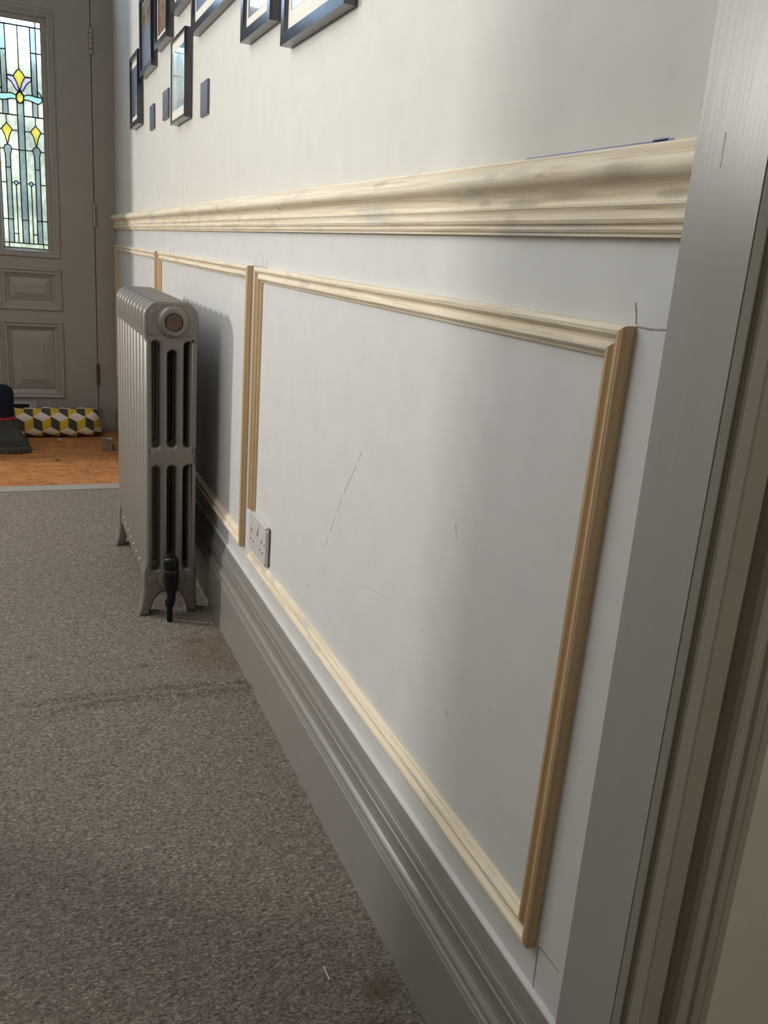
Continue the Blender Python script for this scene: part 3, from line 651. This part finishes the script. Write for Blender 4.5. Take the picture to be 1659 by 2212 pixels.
sol = hedge.modifiers.new('s', 'SOLIDIFY'); sol.thickness = .5; sol.offset = -1

# ------------------------------------------------------------------ draught excluder (tumbling-block print)
Mf = [newmat(n_, c, .9, spec=.1) for n_, c in (('white_canvas', (.80,.75,.67)), ('mustard_canvas', (.70,.47,.055)), ('charcoal_canvas', (.085,.078,.075)))]
for m in Mf: bump(m, noise(m, coords(m), 900, 2), .3, .0005)
EX0, EX1, EYC = -1.02, -.106, 4.470; EH, ED = .147, .118
def excl(s, t):
    """s metres along, t metres up the front face measured from the middle"""
    per = 2*math.pi*math.sqrt((EH**2+ED**2)/8); a = t/per*2*math.pi
    e = min(s-EX0, EX1-s); k = min(1, max(.0, e/.050)); k = math.sin(k*math.pi/2)**.6
    zz = math.sin(a); yy = math.cos(a)
    sq = 1.0/max(abs(zz)**3+abs(yy)**3, .3)**(1/3)*.97
    hz = EH/2*(.72+.28*k); hy = ED/2*max(.05, k)
    z = ZM+EH/2+.001+hz*zz*sq*.98 + (.002*math.sin(s*31)+.0025*math.sin(s*77+t*40))*k
    x = s
    if s > EX1-.02: z -= (.008)*(1-k); x += .008*(1-k)*(1 if zz < 0 else -.6)*abs(zz)
    return Vector((x, EYC-hy*yy*sq, max(z, ZM+.001)))
bm = bmesh.new(); cw = .0815; sd = .047
per = 2*math.pi*math.sqrt((EH**2+ED**2)/8)
def quadpatch(p, mi, n=5):
    V = {}
    for i in range(n+1):
        for j in range(n+1):
            u, v = i/n, j/n; a = p[0]*(1-u)*(1-v)+p[1]*u*(1-v)+p[2]*u*v+p[3]*(1-u)*v
            s = min(max(a.x, EX0), EX1); V[i, j] = bm.verts.new(excl(s, a.y))
    for i in range(n):
        for j in range(n):
            f = bm.faces.new((V[i,j], V[i+1,j], V[i+1,j+1], V[i,j+1])); f.material_index = mi; f.smooth = True
row_h = 1.5*sd*(per/(6*1.5*sd)); sd2 = row_h/1.5
for r in range(-3, 3):
    for c in range(-1, 14):
        cx_ = EX1-.0375-.0 - c*cw + (cw/2 if r % 2 else 0); ct = r*row_h + .010
        if cx_-cw/2 > EX1 or cx_+cw/2 < EX0: continue
        o = Vector((cx_, ct)); h = sd2/2
        # rhombus: white top, charcoal left, mustard right, meeting in the middle o
        T = o+Vector((0, sd2)); TL = o+Vector((-cw/2, h)); TR = o+Vector((cw/2, h)); BL = o+Vector((-cw/2, -h)); BR = o+Vector((cw/2, -h)); B = o+Vector((0, -sd2))
        quadpatch([o, TR, T, TL], 0); quadpatch([BL, B, o, TL], 2); quadpatch([B, BR, TR, o], 1)
bmesh.ops.remove_doubles(bm, verts=bm.verts, dist=.0004)
me_f = [f for f in bm.faces if f.calc_area() < 1e-9]; bmesh.ops.delete(bm, geom=me_f, context='FACES')
tag(obj('draught_excluder', bm, Mf, smooth=True), 'long draught excluder in mustard, charcoal and white cube print along the front door', 'draught excluder')
tag(obj('paper_scrap', BOX(-.320,-.302,4.385,4.392,ZM,ZM+.0065), M_caulk), 'thin white paper scrap under the cube-print draught excluder', 'paper')

# ------------------------------------------------------------------ small block by the wall, crumbs
M_blk = paint('weathered_grey_wood', (.22,.185,.14), .8, .25, .5, 60)
bm = bmesh.new(); sweep(bm, [[(-.130,4.118,ZM),(-.084,4.118,ZM),(-.082,4.160,ZM),(-.128,4.162,ZM)], [(-.130,4.118,.044),(-.085,4.118,.040),(-.083,4.160,.040),(-.128,4.162,.045)]])
bmesh.ops.bevel(bm, geom=bm.edges[:], offset=.003, segments=2, affect='EDGES')
blk = tag(obj('wood_block', bm, M_blk), 'small weathered grey block standing on the orange mat by the right wall', 'block')
bm = bmesh.new(); box(bm, -.086, -.066, 4.135, 4.150, ZM, .012, bev=.002); obj('side_foot', bm, M_blk, blk)
bm = bmesh.new(); box(bm, -.108, -.086, 4.116, 4.122, .040, .046, bev=.001); obj('pale_chip', bm, M_caulk, blk)
M_leaf = newmat('dead_leaf', (.20,.13,.07), .9)
bm = bmesh.new(); V = [bm.verts.new(c) for c in ((-.360,3.955,ZM+.001),(-.345,3.940,ZM+.004),(-.330,3.962,ZM+.010),(-.345,3.975,ZM+.003),(-.344,3.957,ZM+.012))]
for a, b in ((0,1),(1,2),(2,3),(3,0)): bm.faces.new((V[a], V[b], V[4]))
tag(obj('leaf', bm, M_leaf), 'tiny crumpled brown leaf on the orange door mat', 'leaf')
bm = bmesh.new()
for (x, y) in ((-.218,3.669),(-.122,4.33),(-.40,3.62),(-.28,3.75),(-.17,3.9)):
    s = .0025 if x != -.218 else .006; box(bm, x-s, x+s, y-s*.7, y+s*.7, ZM+.0005, ZM+.003, bev=.0006)
for (x, y) in ((-.124,.865),): box(bm, x-.0008, x+.0008, y-.012, y+.012, .0015, .003)
cr = tag(obj('crumbs', bm, M_caulk), 'few pale crumbs scattered on the mat and carpet', 'crumbs'); cr['kind'] = 'stuff'

# ------------------------------------------------------------------ wellington boot
M_neo = newmat('navy_neoprene', (.008,.010,.022), .75, spec=.2); M_rub = newmat('dark_grey_rubber', (.042,.048,.050), .55, spec=.35); M_red = newmat('red_piping', (.35,.015,.03), .5)
bump(M_rub, noise(M_rub, coords(M_rub), 120, 4), .25, .002)
M_sole = newmat('grey_rubber_sole', (.075,.075,.070), .8)
boot = thing('wellington_boot', 'dark rubber boot with navy neck and red line, standing on the orange mat', 'boot', (-.60, 4.16, ZM))
boot.rotation_euler = (0, 0, math.radians(-12))
def bring(z, xb, xf, w, n=40):
    p = []
    for i in range(n):
        a = 2*math.pi*i/n; c, s = math.cos(a), math.sin(a); xm = (xb+xf)/2
        sx = math.copysign(abs(c)**.85, c); p.append((xm+(xf-xb)/2*sx, w*math.copysign(abs(s)**.85, s), z))
    return p
foot = [(.018,-.092,.146,.046),(.034,-.094,.148,.050),(.050,-.093,.147,.050),(.062,-.092,.141,.050),(.072,-.091,.133,.049),(.084,-.089,.124,.047),(.098,-.086,.115,.046),(.114,-.083,.106,.046),(.132,-.076,.098,.048),(.150,-.072,.092,.050),(.166,-.070,.088,.052)]
shaft = [(.165,-.069,.087,.052),(.19,-.070,.087,.055),(.23,-.072,.089,.058),(.275,-.073,.090,.060),(.295,-.070,.084,.058),(.309,-.050,.066,.045),(.312,-.020,.040,.02)]
for nm, rr, mt in (('boot_foot', foot, M_rub), ('boot_shaft', shaft, M_neo)):
    bm = bmesh.new(); sweep(bm, [bring(z, a, b, w) for z, a, b, w in rr]); obj(nm, bm, mt, boot, smooth=True)
bm = bmesh.new(); sweep(bm, [bring(.158,-.072,.0905,.0535), bring(.160,-.075,.093,.056), bring(.167,-.075,.093,.056), bring(.169,-.071,.089,.0535)]); obj('trim_band', bm, M_red, boot, smooth=True)
bm = bmesh.new(); sweep(bm, [bring(z, a, b, w) for z, a, b, w in [(0,-.090,.144,.045),(.004,-.096,.150,.050),(.026,-.098,.155,.053),(.032,-.096,.151,.052)]])
ring = bring(.012, -.097, .154, .0525, 56)
for i, (x, y, z) in enumerate(ring):
    if i % 2 == 0: box(bm, x-.004, x+.004, y-.004, y+.004, .002, .022, bev=.001)
obj('boot_sole', bm, M_sole, boot)
